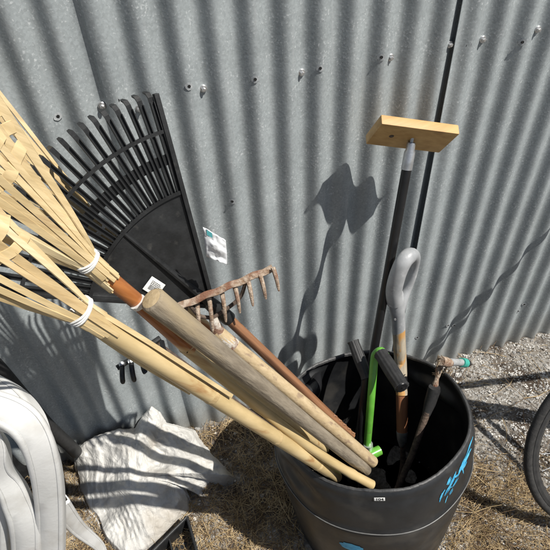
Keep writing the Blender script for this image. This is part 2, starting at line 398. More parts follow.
pm.add(vs, [(k * 28 + j, k * 28 + (j + 1) % 28, (k + 1) * 28 + (j + 1) % 28, (k + 1) * 28 + j) for k in range(2) for j in range(28)])
pm.build('paint_patch', M['bluepaint'], drum)
# number sticker
c0 = drum_hit(379.5, 498.5); lw, lh = .0125, .0055
c, u, w_, n = drum_frame(c0[0]); P0 = drum_pt(c0[0], c0[1], .0014); nr = (P0 - c).normalized(); tn = n.cross(nr).normalized(); upv = nr.cross(tn).normalized()
if upv.z < 0: upv = -upv; tn = -tn
st = MB(); st.box(P0, tn * lw, upv * lh, nr * .0006); st = st.build('number_sticker', M['label'], drum, bevel=.0008)
cu = bpy.data.curves.new('digits', 'FONT'); cu.body = '104'; cu.size = .0125; cu.align_x = 'CENTER'; cu.align_y = 'CENTER'; cu.offset = .0003
to = bpy.data.objects.new('digits_src', cu); COL.objects.link(to); dg = bpy.context.evaluated_depsgraph_get(); dg.update()
tm = bpy.data.meshes.new_from_object(to.evaluated_get(dg)); bpy.data.objects.remove(to)
rx = tn if tn.cross(upv).dot(nr) > 0 else -tn
md = MB().add([P0 + nr * .0009 + rx * v.co.x + upv * v.co.y for v in tm.vertices], [tuple(p.vertices) for p in tm.polygons])
md.build('printed_number', M['ink'], st, smooth=False)

# ------------------------------------------------------------------ block tool
A1 = at(411.5, 142, -.105); B1 = at(375, 345, -.25)
dirp = (A1 - B1).normalized(); bot = B1 - dirp * ((B1.z - .05) / dirp.z)
t = empty('block_pole', bot, 'black pole with a flat pine block and silver ferrule on its end', 'floor tool')
wallv = A1 - dirp * .055
MB().tube([bot, wallv], .0125, 20).build('pole', M['blacktube'], t)
fj = MB(); fj.tube([wallv - dirp * .012, wallv + dirp * .0, wallv + dirp * .03, wallv + dirp * .036, wallv + dirp * .05, wallv + dirp * .054], [.0138, .0138, .0135, .011, .0105, .0095], 18)
fer = fj.build('ferrule', M['steel'], t)
e = MB(); e.tube([wallv + dirp * .045, wallv + dirp * .072], .0045, 10); e.build('threaded_pin', M['steel'], t)
# the block hangs tipped on its swivel, underside towards the camera
ux = (at(457, 140, -.130) - at(379, 130, -.101)).normalized()
ray = (at(411, 140, -.13) - CAM).normalized()
uy = ray * .86 + (AY * .88 - AX * .50) * .50; uy = (uy - ux * uy.dot(ux)).normalized()
nn = ux.cross(uy).normalized()
if nn.dot(AY) < 0: nn = -nn
b = MB(); b.box(wallv + dirp * .062 - nn * .012, ux * .100, uy * .046, nn * .0125)
kp = wallv + dirp * .062 - nn * .012 + nn * .0128 - ux * .055 - uy * .002
KN = MB(); KN.tube([kp - nn * .002, kp + nn * .0004], [.0062, .0058], 12)
blk = b.build('wood_block', M['blockwood'], t, bevel=.003)
KN.build('knot', M['rustdark'], blk)

# ------------------------------------------------------------------ D-grip spade
G0 = at(404, 330, -0.245); dS = (at(401, 432, -0.400) - G0).normalized()
t = empty('spade', at(400, 480, -0.440), 'spade with a grey D grip and worn orange-stained wooden shaft', 'spade')
sp_m = wood('spade_shaft', (.30, .255, .19), (.42, .36, .27), dS, c3=(.50, .27, .09), t3=(.5, .56), s3=14, scale=30, st=(.5, 1.6, 1.6))
sp_m2 = wood('spade_shaft_low', (.20, .075, .035), (.34, .15, .07), dS, c3=(.42, .25, .12), t3=(.6, .7))
lo1 = at(402, 395, -0.330)
MB().tube([at(398.5, 326, -0.230), at(400.5, 362, -0.260), lo1], [.0188, .0188, .0180], 20).build('shaft', sp_m, t)
lo2 = at(402, 432, -0.395)
MB().tube([lo1, lo2], [.0181, .0165], 20).build('lower_shaft', sp_m2, t)
MB().tube([lo2 + (lo1 - lo2) * .02, lo2, at(402, 440, -0.405), at(401, 446, -0.412)], [.0170, .0172, .015, .006], 18).build('ferrule', M['steel'], t)
MB().tube(path([at(402, 436, -0.400), at(403, 455, -0.420), at(402, 470, -0.440), at(397, 490, -0.460), at(392, 505, -0.480)], 5), .0085, 12).build('socket_rod', M['rustdark'], t)
MB().ribbon([at(394, 498, -0.470), at(386, 520, -0.500), at(380, 540, -0.500)], (0.2, -1, .3), [.10, .16, .15], .003).build('blade', M['rustdark'], t)
# grip: a closed D seen almost edge-on
e0 = at(398, 318, -0.197); e1 = at(397, 298, -0.190)
cr = MB(); cr.tube(path([at(400, 334, -0.207), e0, e1, at(396, 291, -0.180)], 4), [.0175, .0180, .0185, .019] * 3 + [.02], 18) if False else None
g = MB()
g.tube(path([at(398.5, 332, -0.233), at(398, 318, -0.227), at(396.5, 304, -0.222), at(396, 292, -0.217)], 4), [.0195, .0196, .0197, .0199, .0200, .0205, .0212, .022, .0225, .0228, .0225, .021, .018], 22)
g.build('grip_socket', M['greyhandle'], t)
g = MB(); pp = path([at(394.5, 302, -0.227), at(394, 290, -0.230), at(398, 274, -0.230), at(404, 261, -0.227), at(411, 255, -.215), at(414.5, 259, -.203), at(413, 271, -.195), at(408, 286, -.195), at(402.5, 300, -.208), at(398.5, 314, -.222)], 6)
nr_ = []
for i in range(len(pp)):
    f = i / (len(pp) - 1)
    nr_.append(.0222 - .0020 * f if f < .42 else (.0205 - .0070 * min(1, (f - .42) / .20) if f < .8 else .0135 + .003 * (f - .8) / .2))
g.tube(pp, nr_, 18)
g.build('d_grip', M['greyhandle'], t)
e = MB(); q = at(395, 319, -0.247); e.tube([q, q + V((-.001, -.004, .001))], .0028, 10); e.build('rivet', M['screw'], t)

# ------------------------------------------------------------------ green long-handled shears
t = empty('long_shears', at(370, 460, -.42), 'long-handled shears with bright green tube shaft and ribbed black grips', 'shears')
top = at(376, 352, -.34); 
MB().tube(path([at(367, 447, -.44), at(371, 400, -.40), at(374, 362, -.352), at(376, 354, -.345), at(381, 351, -.352), at(386, 356, -.362)], 6), .0108, 16).build('green_shaft', M['green'], t)
def grip(P, Q, r, name='grip'):
    mb = MB(); n = 14; pts = []; rad = []
    for i in range(n + 1):
        f = i / n; pts.append(P.lerp(Q, f)); rad.append(r * (.92 + .10 * sin(f * pi) + (.10 if i in (0, n) else 0)))
    pts.append(Q + (Q - P).normalized() * .003); rad.append(r * .8)
    d = (Q - P).normalized(); u = d.orthogonal().normalized(); w_ = d.cross(u); vs = []; NN = 72
    for p, q in zip(pts, rad):
        for j in range(NN):
            a = 2 * pi * j / NN; k = q * (1 + .03 * sin(a * 12))
            vs.append(p + (u * cos(a) + w_ * sin(a)) * k)
    fs = [(i * NN + j, i * NN + (j + 1) % NN, (i + 1) * NN + (j + 1) % NN, (i + 1) * NN + j) for i in range(len(pts) - 1) for j in range(NN)]
    fs += [tuple(range(NN)), tuple((len(pts) - 1) * NN + j for j in range(NN))[::-1]]
    mb.add(vs, fs); return mb
gp = grip(at(381, 354, -.360), at(402, 387, -.475), .0185).build('grip', M['rubber'], t)
e = MB(); q = at(402, 387, -.4775); dq = (at(402, 387, -.475) - at(381, 354, -.360)).normalized()
e.tube([q, q + dq * .002], [.0140, .0125], 20); e.tube([q + dq * .001, q + dq * .004], .002, 8); e.build('end_cap', M['blacktube'], gp)
grip(at(353, 341, -.27), at(367, 378, -.36), .0160).build('grip', M['rubber'], t)
MB().tube([at(366, 376, -.355), at(362, 415, -.40), at(360, 450, -.43)], .0112, 14).build('black_shaft', M['blacktube'], t)
MB().tube([at(368, 444, -.44), at(369, 452, -.445)], .0135, 14).build('collar', M['steel'], t)
MB().tube([at(370, 455, -.46), at(380, 450, -.455)], [.015, .014], 16).build('green_knob', M['green'], t)
MB().ribbon([at(366, 455, -.45), at(362, 480, -.46), at(360, 500, -.46)], (0, -1, .3), [.03, .025, .01], .004).build('blade', M['rustdark'], t)

# ------------------------------------------------------------------ rusty tool at the back right of the drum
t = empty('rusty_tool', at(400, 480, -0.530), 'weathered tool with dark tapered sleeve, rusty clamp and grey pipe with teal ring', 'tool')
MB().tube([at(396, 492, -0.530), at(412, 455, -0.480), at(427, 412, -0.425)], [.009, .0095, .0105], 14).build('shaft', M['rustdark'], t)
MB().tube([at(426, 415, -0.428), at(430, 403, -0.410), at(434, 390, -0.395), at(434.5, 387, -0.392)], [.0115, .0165, .0180, .016], 18).build('sleeve', M['rubber'], t)
MB().tube(path([at(434, 390, -0.392), at(437, 378, -0.375), at(440, 366, -0.360), at(444, 357, -0.350)], 4), [.006, .008, .009, .007, .006, .008, .009, .010, .010, .010, .009, .008, .006], 10).build('rusty_neck', M['rust'], t)
cl = MB()
for k in range(22):
    a = random.uniform(-1, 1); p = at(443 + a * 8 + random.uniform(-3, 4), 365 + random.uniform(-9, 11), -.36 + random.uniform(-.02, .02))
    d = V((random.uniform(-.4, 1), random.uniform(-1, .3), random.uniform(-1, 1))).normalized() * random.uniform(.006, .014)
    cl.tube([p - d, p + V((0, 0, .004)), p + d], [.0012, .0024, .0010], 5)
cl.build('caked_straw', mat('straw_caked', (.10, .07, .045), (.30, .23, .15), rough=.9, scale=90), t)
MB().tube([at(441, 361, -0.372), at(445, 362, -0.370), at(450, 363, -0.368)], [.013, .015, .012], 14).build('clamp', M['rust'], t)
MB().tube([at(447, 362, -0.368), at(462, 362.5, -0.362)], .0105, 18).build('pipe', M['greypvc'], t)
MB().tube([at(461.5, 362.4, -0.363), at(465.5, 363, -0.360)], .0135, 22).build('teal_ring', M['teal'], t)
MB().tube([at(466, 363, -0.360), at(468.5, 363.5, -0.359)], [.012, .010], 18).build('pipe_end', M['rubber'], t)

# ------------------------------------------------------------------ leaf rake (plastic fan)
LA = at(212, 305, -.34); LM = at(47, 171, -.325); LR = at(156, 92, -.24)
lu = (LM - LA).normalized(); lv_ = (LR - LA); lv_ = (lv_ - lu * lv_.dot(lu)).normalized(); ln = lu.cross(lv_).normalized()
if ln.dot(CAM - LA) < 0: ln = -ln
Ltip = ((LM - LA).length + (LR - LA).length) / 2
LRang = atan2((LR - LA).dot(lv_), (LR - LA).dot(lu))
def LP(r, a, h=0): return LA + (lu * cos(a) + lv_ * sin(a)) * r + ln * (h - .06 * max(0, r - .05) ** 2)
Lr = empty('leaf_rake', LA, 'wide black plastic leaf rake with fan of tines and white sticker', 'rake')
HA = LRang
r_in, r_mid, r_out = Ltip * .60, Ltip * .75, Ltip * .865
# plate
vs = []; fs = []; na = 36; rs = [.02 + (r_in - .02) * i / 12 for i in range(13)]
for side in (1, -1):
    for r in rs:
        for j in range(na + 1):
            a = lerp(-HA, HA, j / na); ww = min(1, (r / r_in) ** .0); 
            aa = a * ww; rr = r
            if r == rs[-1]: rr = r
            # inner edge pinched towards the socket
            p = LP(rr, aa, side * .0016 + (.004 if side == 1 and abs(a) > HA * .96 else 0)); vs.append(p)
o2 = 13 * (na + 1)
for i in range(12):
    for j in range(na):
        a0 = i * (na + 1) + j; fs.append((a0, a0 + 1, a0 + na + 2, a0 + na + 1)); b0 = a0 + o2; fs.append((b0, b0 + na + 1, b0 + na + 2, b0 + 1))
for i in range(12):
    for j in (0, na):
        a0 = i * (na + 1) + j; fs.append((a0, a0 + na + 1, a0 + na + 1 + o2, a0 + o2))
for j in range(na):
    for i in (0, 12):
        a0 = i * (na + 1) + j; fs.append((a0, a0 + 1, a0 + 1 + o2, a0 + o2))
MB().add(vs, fs).build('fan_plate', M['blackpl'], Lr, auto=50)
rb = MB(); rb.tube([LP(.0, 0, .006), LP(.09, 0, .008), LP(r_in * .99, 0, .003)], [.012, .0075, .004], 10); rb.build('centre_rib', M['blackpl'], Lr)
for sgn in (1, -1):
    rb = MB(); rb.ribbon([LP(r, sgn * HA, .004) for r in [.02 + (Ltip - .015) * k / 14 for k in range(15)]], ln, .009, .012); rb.build('edge_rail', M['blackpl'], Lr, bevel=.001)
for (rr, hh, wd) in ((r_in, .004, .007), (r_out, .0045, .006)):
    rb = MB(); rb.ribbon([LP(rr, lerp(-HA, HA, k / 50), hh) for k in range(51)], ln, wd, .006); rb.build('cross_arc', M['blackpl'], Lr)
rb = MB(); rb.ribbon([LP(r_mid, lerp(-HA, HA, k / 50), .001) for k in range(51)], ln, .019, .003); rb.build('cross_web', M['blackpl'], Lr)
NT = 22
for k in range(NT):
    a = lerp(-HA * .955, HA * .955, k / (NT - 1))
    mb = MB(); wb = 2 * HA / (NT - 1)
    pts = []; wid = []
    for i in range(15):
        r = lerp(r_in, Ltip * .985, i / 14); pts.append(LP(r, a, .001)); wid.append(lerp(.74, .66, i / 14) * wb * r_in * (1.06 if i < 11 else 1.0))
    mb.ribbon(pts, ln, wid, .0028)
    for sgn in (-1, 1):  # stiffening flanges
        fl = [LP(lerp(r_in, Ltip * .985, i / 14), a + sgn * (wid[i] / 2 - .0012) / lerp(r_in, Ltip * .985, i / 14), .004) for i in range(15)]
        mb.ribbon(fl, ln, .0018, .0065)
    # hooked tip
    tipb = LP(Ltip * .985, a, .001); rad = (tipb - LP(Ltip * .9, a, .001)).normalized()
    mb.ribbon([tipb - rad * .004, tipb + rad * .007 + ln * .000, tipb + rad * .013 - ln * .006, tipb + rad * .014 - ln * .024], [ln, ln, (ln + rad), rad], [wid[-1] * 1.0, wid[-1], wid[-1], wid[-1] * .6], .0035)
    mb.build('tine', M['blackpl'], Lr)
sk = MB(); sk.tube([LP(.05, 0, .004), LA, LA - lu * .03, LA - lu * .06], [.010, .0155, .0165, .0160], 18); sk.build('socket', M['blackpl'], Lr)
s0 = at(148, 281, LP(.11, .3).y - .004)
# sticker lying on the plate
cs = V(s0); cs = cs - ln * ((cs - LP(.12, 0)).dot(ln)) + ln * .0055
sx_ = (at(155, 272, -.3) - at(139, 286, -.3)); sx_ = (at(160, 281, -.28) - at(146, 272, -.28)); sx_ = (sx_ - ln * sx_.dot(ln)).normalized(); sy_ = ln.cross(sx_).normalized()
stk = MB(); stk.box(cs, sx_ * .0175, sy_ * .0150, ln * .0005); stk = stk.build('sticker', M['label'], Lr, bevel=.0007)
bars = MB(); xx = -.010
random.seed(3)
while xx < .010:
    ww = random.choice((.0003, .0006, .0009)); bars.box(cs + sx_ * xx + sy_ * -.004 + ln * .0008, sx_ * ww * .5, sy_ * .005, ln * .0001); xx += ww + random.choice((.0005, .0008))
for k in range(3):
    xx = -.0115
    while xx < .009:
        ww = random.uniform(.0008, .002); bars.box(cs + sx_ * (xx + ww) + sy_ * (.0085 - k * .0028) + ln * .0008, sx_ * ww * .8, sy_ * .0007, ln * .0001); xx += ww * 2.2
bars.build('sticker_print', M['ink'], stk, smooth=False)
he = atz(352, 436, .46); hd = (he - LA).normalized()
brown = wood('brown_handle', (.17, .075, .035), (.30, .15, .075), hd, c3=(.10, .045, .025), t3=(.55, .62), rough=.5, scale=24)
MB().tube([LA - lu * .045, LA.lerp(he, .35) + V((0, 0, .004)), LA.lerp(he, .7), he], [.0120, .0120, .0115, .0100], 18).build('handle', brown, Lr)
cb = MB()
for k in range(5):
    q = LA.lerp(he, .82 + .04 * k) + V((.004, -.004, .012)); cb.ribbon([q, q + hd * .012 + V((.003, 0, .004))], (0, -.5, 1), [.006, .001], .001)
cb.build('splinters', brown, Lr)

# ------------------------------------------------------------------ bow rake and its handle
BL, BRr = at(176, 308, -.375), at(273, 268, -.355)
bu = (BRr - BL).normalized(); bl = (BRr - BL).length
bwr = empty('bow_rake', BL, 'rusty steel bow rake with downward teeth and tan speckled handle', 'rake')
bp = [BL.lerp(BRr, i / 20) + V((0, 0, .002 * sin(i * 1.3))) for i in range(21)]
MB().ribbon(bp, V((0, -.6, .8)), .014, .009, prof=[(-1, -.3), (-.6, -.5), (.6, -.5), (1, -.3), (1, .3), (.6, .5), (-.6, .5), (-1, .3)]).build('head_bar', M['rust'], bwr)
tn_ = [(273, 268, 279, 291), (260, 275, 266, 299), (248, 281, 253, 306), (235, 287, 240, 313), (222, 293, 226, 322), (209, 298, 213, 332), (197, 303, 200, 336), (185, 307, 190, 338)]
for (a, b, c, d) in tn_:
    P = at(a, b, -.362); Q = at(c, d, -.39); mid = P.lerp(Q, .5) + V((0, -.006, .004))
    MB().tube(path([P, P.lerp(Q, .2) + V((0, -.004, .003)), mid, Q], 4), [.0052, .005, .005, .0048, .0047, .0046, .0046, .0044, .0042, .004, .0036, .0032, .002], 8).build('tooth', M['rust'], bwr)
te = at(374, 463, -.545); ts = at(222, 336, -.385); td = (te - ts).normalized()
tan = wood('tan_handle', (.40, .30, .17), (.50, .39, .24), td, c3=(.28, .20, .13), t3=(.55, .66), rough=.65, scale=60, st=(.8, 1.6, 1.6), s3=40)
MB().tube([ts - td * .02, ts.lerp(te, .5) + V((0, 0, .003)), te - td * .006, te - td * .002, te], [.0155, .0155, .0148, .0135, .0105], 22).build('handle', tan, bwr)
fe = MB(); fe.tube([at(213, 318, -.375), ts - td * .012, ts + td * .035], [.009, .0155, .0162], 16); fe.build('ferrule', mat('pale_rust', (.40, .36, .30), (.62, .58, .52), rough=.8, scale=120, c3=(.2, .11, .07), s3=40, t3=(.5, .6), bump=.5), bwr)
for sgn in (0, 1):
    MB().tube(path([BL.lerp(BRr, .12 + .60 * sgn), BL.lerp(BRr, .2 + .42 * sgn) + V((.0, .0, -.045)), at(213, 318, -.375)], 5), .0042, 8).build('bow', M['rustdark'], bwr)

# ------------------------------------------------------------------ thick grey handle lying on top
gs, ge = at(153, 300, -.575), at(366, 470, -.575)
ge = atz(366, 470, .47); gdir = (ge - gs).normalized()
grey = wood('grey_wood', (.165, .135, .098), (.27, .228, .17), gdir, c3=(.33, .26, .16), t3=(.52, .66), rough=.8, scale=55, bump=.5, st=(.35, 1.8, 1.8), s3=9)
gt = empty('grey_handle', ge, 'thick weathered grey round handle with its rounded butt towards the camera', 'handle')
n = 24; pts = []; rad = []
for i in range(n + 1):
    f = i / n; pts.append(gs.lerp(ge, f)); rad.append(lerp(.0192, .0143, min(1, f * 1.6) ** .8))
pts = [gs - gdir * .004, gs - gdir * .002] + pts + [ge + gdir * .004, ge + gdir * .006]; rad = [.0155, .0180] + rad + [.0120, .008]
MB().tube(pts, rad, 26).build('shaft', grey, gt)
eg = MB(); eg.tube([gs - gdir * .0041, gs - gdir * .0052], [.0153, .0132], 22); eg.build('end_grain', mat('endgrain', (.36, .27, .15), (.46, .36, .22), rough=.85, scale=60, bump=.4), gt)

# ------------------------------------------------------------------ bamboo rakes
def strip(mb, pts, nrm, wid, th=.0022):
    mb.ribbon(pts, nrm, wid, th, prof=[(-1, -.4), (1, -.4), (.9, .5), (-.9, .5)])
def bamboo(kind_label, band, axis_px, yb, ya, half, ntine, length, hpts, hrad, hmat, weave, nrm, band2=None, flat=.9, seed=1, tuck=.10):
    """band = pixel of binding; axis_px = pixel further along the axis; hpts = handle points from band to the drum"""
    random.seed(seed)
    B = at(band[0], band[1], yb); A = at(axis_px[0], axis_px[1], ya); ax = (A - B).normalized()
    N = V(nrm); N = (N - ax * N.dot(ax)).normalized(); S = ax.cross(N).normalized()
    if S.z < 0: S = -S
    r = empty('bamboo_rake', hpts[-1], kind_label, 'rake', 'bamboo rakes fanned out at the left')
    r0 = hrad[1]
    def tp(i, d, h=0):
        f = (i / (ntine - 1)) * 2 - 1
        k = max(0, d) / length
        ph = f * 1.45; bl_ = min(1, max(0, d) / .13)
        side = r0 * 1.03 * sin(ph) * (1 - bl_ * .6) + half * f * length * k ** flat
        out = r0 * 1.03 * cos(ph) * (1 - bl_) + r0 * .4 * bl_
        return B + ax * d + S * side + N * (h + out - .05 * k * k * f * f)
    for i in range(ntine):
        jit = random.uniform(-.003, .003); mb = MB(); L = length * random.uniform(.97, 1.03); wob = random.uniform(-.004, .004); tk = tuck * random.uniform(.4, 1.3)
        pts = [tp(i, -tk + (L + tk) * k / 16, (.0015 if i % 2 else -.001) + jit * (k / 16)) + S * wob * sin(k / 16 * pi) for k in range(17)]
        t_ = (pts[-1] - pts[-2]).normalized()
        pts += [pts[-1] + t_ * .012 - N * .006, pts[-1] + t_ * .018 - N * .025, pts[-1] + t_ * .016 - N * .045]
        f_ = (i / (ntine - 1)) * 2 - 1
        nb = (N * cos(f_ * 1.2) + S * sin(f_ * 1.2)).normalized(); na_ = (N + S * random.uniform(-.3, .3)).normalized()
        nn_ = [nb.lerp(na_, min(1, k / 7)) for k in range(17)] + [N + t_ * .5, t_ + N * .3, t_]
        wb_ = random.uniform(.0075, .0115)
        strip(mb, pts, nn_, [wb_ * (.72 + .28 * min(1, k / 8)) for k in range(len(pts))])
        mb.build('tine', M['strip%d' % (random.choice((0, 0, 1, 2)))], r)
    for wi, (d, wd) in enumerate(weave):
        mb = MB(); pts = []
        for k in range((ntine - 1) * 4 + 1):
            i = k / 4; ph = cos(pi * i + wi * pi); pts.append(tp(i, d + .006 * sin(i * .9 + wi), .0017 * ph))
        strip(mb, pts, N, wd, .0014); mb.build('woven_strip', M['bamboo_strip'], r)
    MB().tube([h for h in hpts], hrad, 20).build('handle', hmat, r)
    if hmat is pale:
        HP = [V(q) for q in hpts]; HL = [(HP[q + 1] - HP[q]).length for q in range(len(HP) - 1)]; TL = sum(HL)
        for f in (.34, .62, .86):
            d_ = f * TL; q = 0
            while d_ > HL[q]: d_ -= HL[q]; q += 1
            ctr = HP[q].lerp(HP[q + 1], d_ / HL[q]); td_ = (HP[q + 1] - HP[q]).normalized(); rr0 = lerp(hrad[q], hrad[q + 1], d_ / HL[q])
            u_ = td_.orthogonal().normalized(); w__ = td_.cross(u_); nm = MB()
            nm.tube([ctr + td_ * o_ for o_ in (-.006, -.002, 0, .0012, .003, .007)], [rr0 * .99, rr0 * 1.035, rr0 * 1.05, rr0 * 1.0, rr0 * 1.03, rr0 * .99], 22, caps=False)
            nm.build('node', M['strip1'], r)
        eh = (HP[-1] - HP[-2]).normalized(); MB().tube([HP[-1], HP[-1] + eh * .001], [hrad[-1] * .97, hrad[-1] * .9], 18).build('cut_end', M['strip2'], r)
    for bd in ([(0.0, r0 * 1.08 + .0035)] + (band2 or [])):
        c = B + ax * bd[0]; mb = MB()
        for tw in range(3):
            n = 26; off = ax * (tw - 1) * .0028; vs = []
            ring = [c + off + (S * cos(2 * pi * j / n) * bd[1] + N * sin(2 * pi * j / n) * bd[1] * .92) + ax * .0015 * sin(4 * pi * j / n + tw) for j in range(n + 1)]
            mb.tube(ring, .0018, 6, caps=False)
        mb.build('binding', M['string'], r)
    return r
varn = wood('varnished', (.24, .075, .02), (.46, .18, .055), V((.6, .1, -.7)), c3=(.62, .44, .22), t3=(.52, .60), rough=.35, scale=14, coat=.3, bump=.2)
pale = wood('pale_bamboo', (.44, .325, .155), (.60, .46, .245), V((.65, -.1, -.7)), c3=(.36, .20, .08), t3=(.60, .70), rough=.45, scale=12, bump=.12, coat=.15, s3=14)
pale2 = wood('pale_bamboo_shaded', (.46, .33, .15), (.60, .45, .23), V((.65, -.1, -.7)), c3=(.30, .19, .09), t3=(.6, .7), rough=.5, scale=16, bump=.12)
CN = (CAM - V((-.15, -.45, 1.1))).normalized()
# lower, nearest the camera
e3 = atz(337, 477, .485)
h3 = [at(80, 311, -.60), at(82, 312, -.60), at(140, 349, -.60), at(200, 388, -.59), at(262, 428, -.575), e3]
low = bamboo('lowest bamboo rake, straw-coloured, with a thick white binding and pale smooth handle', (80, 311), (-6, 256), -.60, -.60, .25, 7, .32, h3, [.008, .0150, .0158, .0152, .0145, .0135], pale,
       [(.118, .013), (.142, .013), (.22, .012)], CN, seed=4, tuck=.05)
for (x0_, y0_, x1_, y1_, x2_, y2_, dy) in ((84, 303, 150, 343, 232, 396, .0), (78, 321, 130, 357, 190, 393, .0)):   # split bamboo laid along the handle
    mb = MB(); P = path([at(x0_, y0_, -.60), at(x1_, y1_, -.605), at(x2_, y2_, -.59)], 6)
    strip(mb, P, CN, .007, .003); mb.build('split_strip', M['bamboo_strip'], low)
# middle
h2 = [at(84, 258, -.54), at(88, 261, -.54), at(140, 304, -.535), at(190, 350, -.53)]
mid = bamboo('middle bamboo rake, white-tied, whose handle is varnished orange-brown below the tie', (88, 261), (4, 190), -.54, -.54, .30, 10, .36, h2, [.007, .0122, .0122, .0120], varn,
       [(.150, .015), (.174, .015), (.20, .015), (.27, .014)], CN, seed=9, tuck=.05)
cp = path([at(186, 347, -.53), at(192, 353, -.532), at(250, 400, -.545), at(307, 445, -.560), at(345, 470, -.572), atz(372, 485, .487)], 8)
rr_ = []
for i in range(len(cp)):
    f = i / (len(cp) - 1); rr_.append(.0120 - .0015 * sin(f * pi) + .0012 * math.exp(-((f - .42) / .015) ** 2) + .0022 * math.exp(-((f - .84) / .018) ** 2) + .0015 * math.exp(-((f - .02) / .03) ** 2))
MB().tube(cp, rr_, 18).build('lower_cane', pale, mid)
MB().tube([cp[-1], cp[-1] + (cp[-1] - cp[-2]).normalized() * .0015], [.0105, .009], 16).build('cut_end', mat('cut_bamboo', (.66, .52, .28), (.74, .6, .35), rough=.7, scale=80), mid)
MB().tube([at(190, 347, -.525), at(228, 377, -.535), at(262, 402, -.54), at(291, 424, -.535), atz(326, 450, .50)], [.006, .0085, .0088, .0088, .008], 16).build('split_cane', pale, mid)
MB().tube([at(137, 301.5, -.54), at(140, 304, -.54)], [.0131, .0131], 14).build('tape', M['string'], mid)
# far one, behind the plastic rake
h1 = [at(97, 228, -.265), at(100, 231, -.265), at(215, 335, -.30), atz(325, 430, .42)]
bamboo('farthest bamboo rake, partly hidden behind the black plastic leaf rake', (98, 229), (0, 152), -.265, -.255, .27, 10, .44, h1, [.007, .013, .0125, .012], varn,
       [(.275, .023), (.310, .023), (.345, .023), (.42, .015)], CN, seed=12, tuck=.04)

# ------------------------------------------------------------------ small black-toothed rake behind the canes
sr = empty('hand_rake', at(150, 352, -.42), 'small rake head with black teeth and pale teeth tips beneath the bamboo handles', 'rake')
MB().tube(path([at(117, 368, -.44), at(133, 358, -.43), at(150, 345, -.42), at(160, 338, -.41)], 4), .0055, 10).build('head_bar', M['blackpl'], sr)
for (a, b, c, d) in [(122, 364, 123, 383), (131, 361, 134.5, 381), (142, 362, 146, 373), (153, 345, 158, 361), (162, 342, 165, 352)]:
    P = at(a, b, -.44); Q = at(c, d, -.47)
    tt = MB(); tt.tube(path([P, P.lerp(Q, .5) + V((0, -.01, .004)), Q], 4), [.0048] * 8 + [.0035], 10); tt = tt.build('tooth', M['blacktube'], sr)
    if a < 140: MB().tube([P - V((0, 0, -.003)), P + V((0, -.006, .001))], [.0060, .0050], 10).build('tooth_collar', M['steel'], tt)
MB().tube([at(156, 345, -.42), at(230, 400, -.46), atz(318, 462, .44)], .009, 12).build('handle', M['rustdark'], sr)

# ------------------------------------------------------------------ white scrap behind the leaf rake
ws = MB(); vs = []; fs = []; n = 16
O = at(203, 227, -.385); U = at(219, 224, -.385) - O; W_ = at(206, 254, -.385) - O; U = at(222, 236, -.385) - at(205, 226, -.385)
for j in range(n + 1):
    for i in range(n + 1):
        a = i / n; b = j / n; p = O + U * a * 1.35 + W_ * b * (1.1 - .15 * a)
        p += (CAM - O).normalized() * (.008 * noise.noise(V((a * 3, b * 3, 1))) + .004 * noise.noise(V((a * 7, b * 7, 4))) + .01 * a * (1 - a) * 4)
        vs.append(p)
for j in range(n):
    for i in range(n):
        q = j * (n + 1) + i; fs.append((q, q + 1, q + n + 2, q + n + 1))
ws.add(vs, fs); wo = ws.build('paper_scrap', M['paper'], auto=60, loc=O); tag(wo, 'crumpled white paper scrap tucked behind the leaf rake edge', 'paper')
sm = wo.modifiers.new('s', 'SOLIDIFY'); sm.thickness = .001
pt = MB(); q = O + U * .35 + W_ * .12 + (CAM - O).normalized() * .017; pt.box(q, U * .16, W_ * .09, (CAM - O).normalized() * .0006); pt.build('teal_print', mat('tealprint', (.10, .42, .45), rough=.6), wo)

# ------------------------------------------------------------------ white resin chairs stacked at lower left
ch = empty('resin_chair', at(30, 540, -.62), 'white moulded resin garden chair, its curved arm facing the camera', 'chair')
PROF = [(-1, -.5), (-1, .2), (-.93, .42), (-.8, .5), (-.66, .49), (-.62, .42), (-.58, .44), (.0, .52), (.58, .50), (.62, .46), (.66, .51), (.8, .5), (.93, .42), (1, .2), (1, -.5), (.9, -.5), (.85, .1), (-.85, .1), (-.9, -.5)]
def resin(pts, wid, nrm, name='arm', par=ch, th=.03):
    P = path(pts, 8); n = len(P); W2 = [lerp(wid[int(i * (len(wid) - 1) / (n - 1))], wid[min(len(wid) - 1, int(i * (len(wid) - 1) / (n - 1)) + 1)], (i * (len(wid) - 1) / (n - 1)) % 1) for i in range(n)]
    mb = MB(); mb.ribbon(P, nrm, W2, th, prof=PROF); return mb.build(name, M['resin'], par, auto=50)
cnm = (CAM - V((-.3, -.6, .55))).normalized()
resin([at(-40, 404, -.58), at(-6, 408, -.60), at(24, 423, -.62), at(42, 456, -.63), at(50, 505, -.63), at(51, 575, -.63)], [.046, .047, .047, .045, .046, .050], cnm, 'armrest')
resin([at(-40, 424, -.61), at(-18, 430, -.61), at(-5, 446, -.61), at(2, 472, -.61), at(15, 497, -.62), at(26, 530, -.63), at(28, 580, -.63)], [.026, .030, .030, .033, .044, .050, .052], cnm, 'back_frame')
resin([at(-60, 445, -.57), at(-28, 470, -.58), at(-12, 520, -.59), at(-8, 580, -.59)], [.05, .065, .07, .07], cnm, 'seat_edge')
resin([at(60, 505, -.52), at(78, 528, -.50), at(98, 545, -.49), at(104, 556, -.50)], [.040, .034, .026, .022], cnm, 'leg', th=.02)
c2 = empty('resin_chair', at(10, 520, -.50), 'second white resin chair nested behind, only its shaded arm top showing', 'chair')
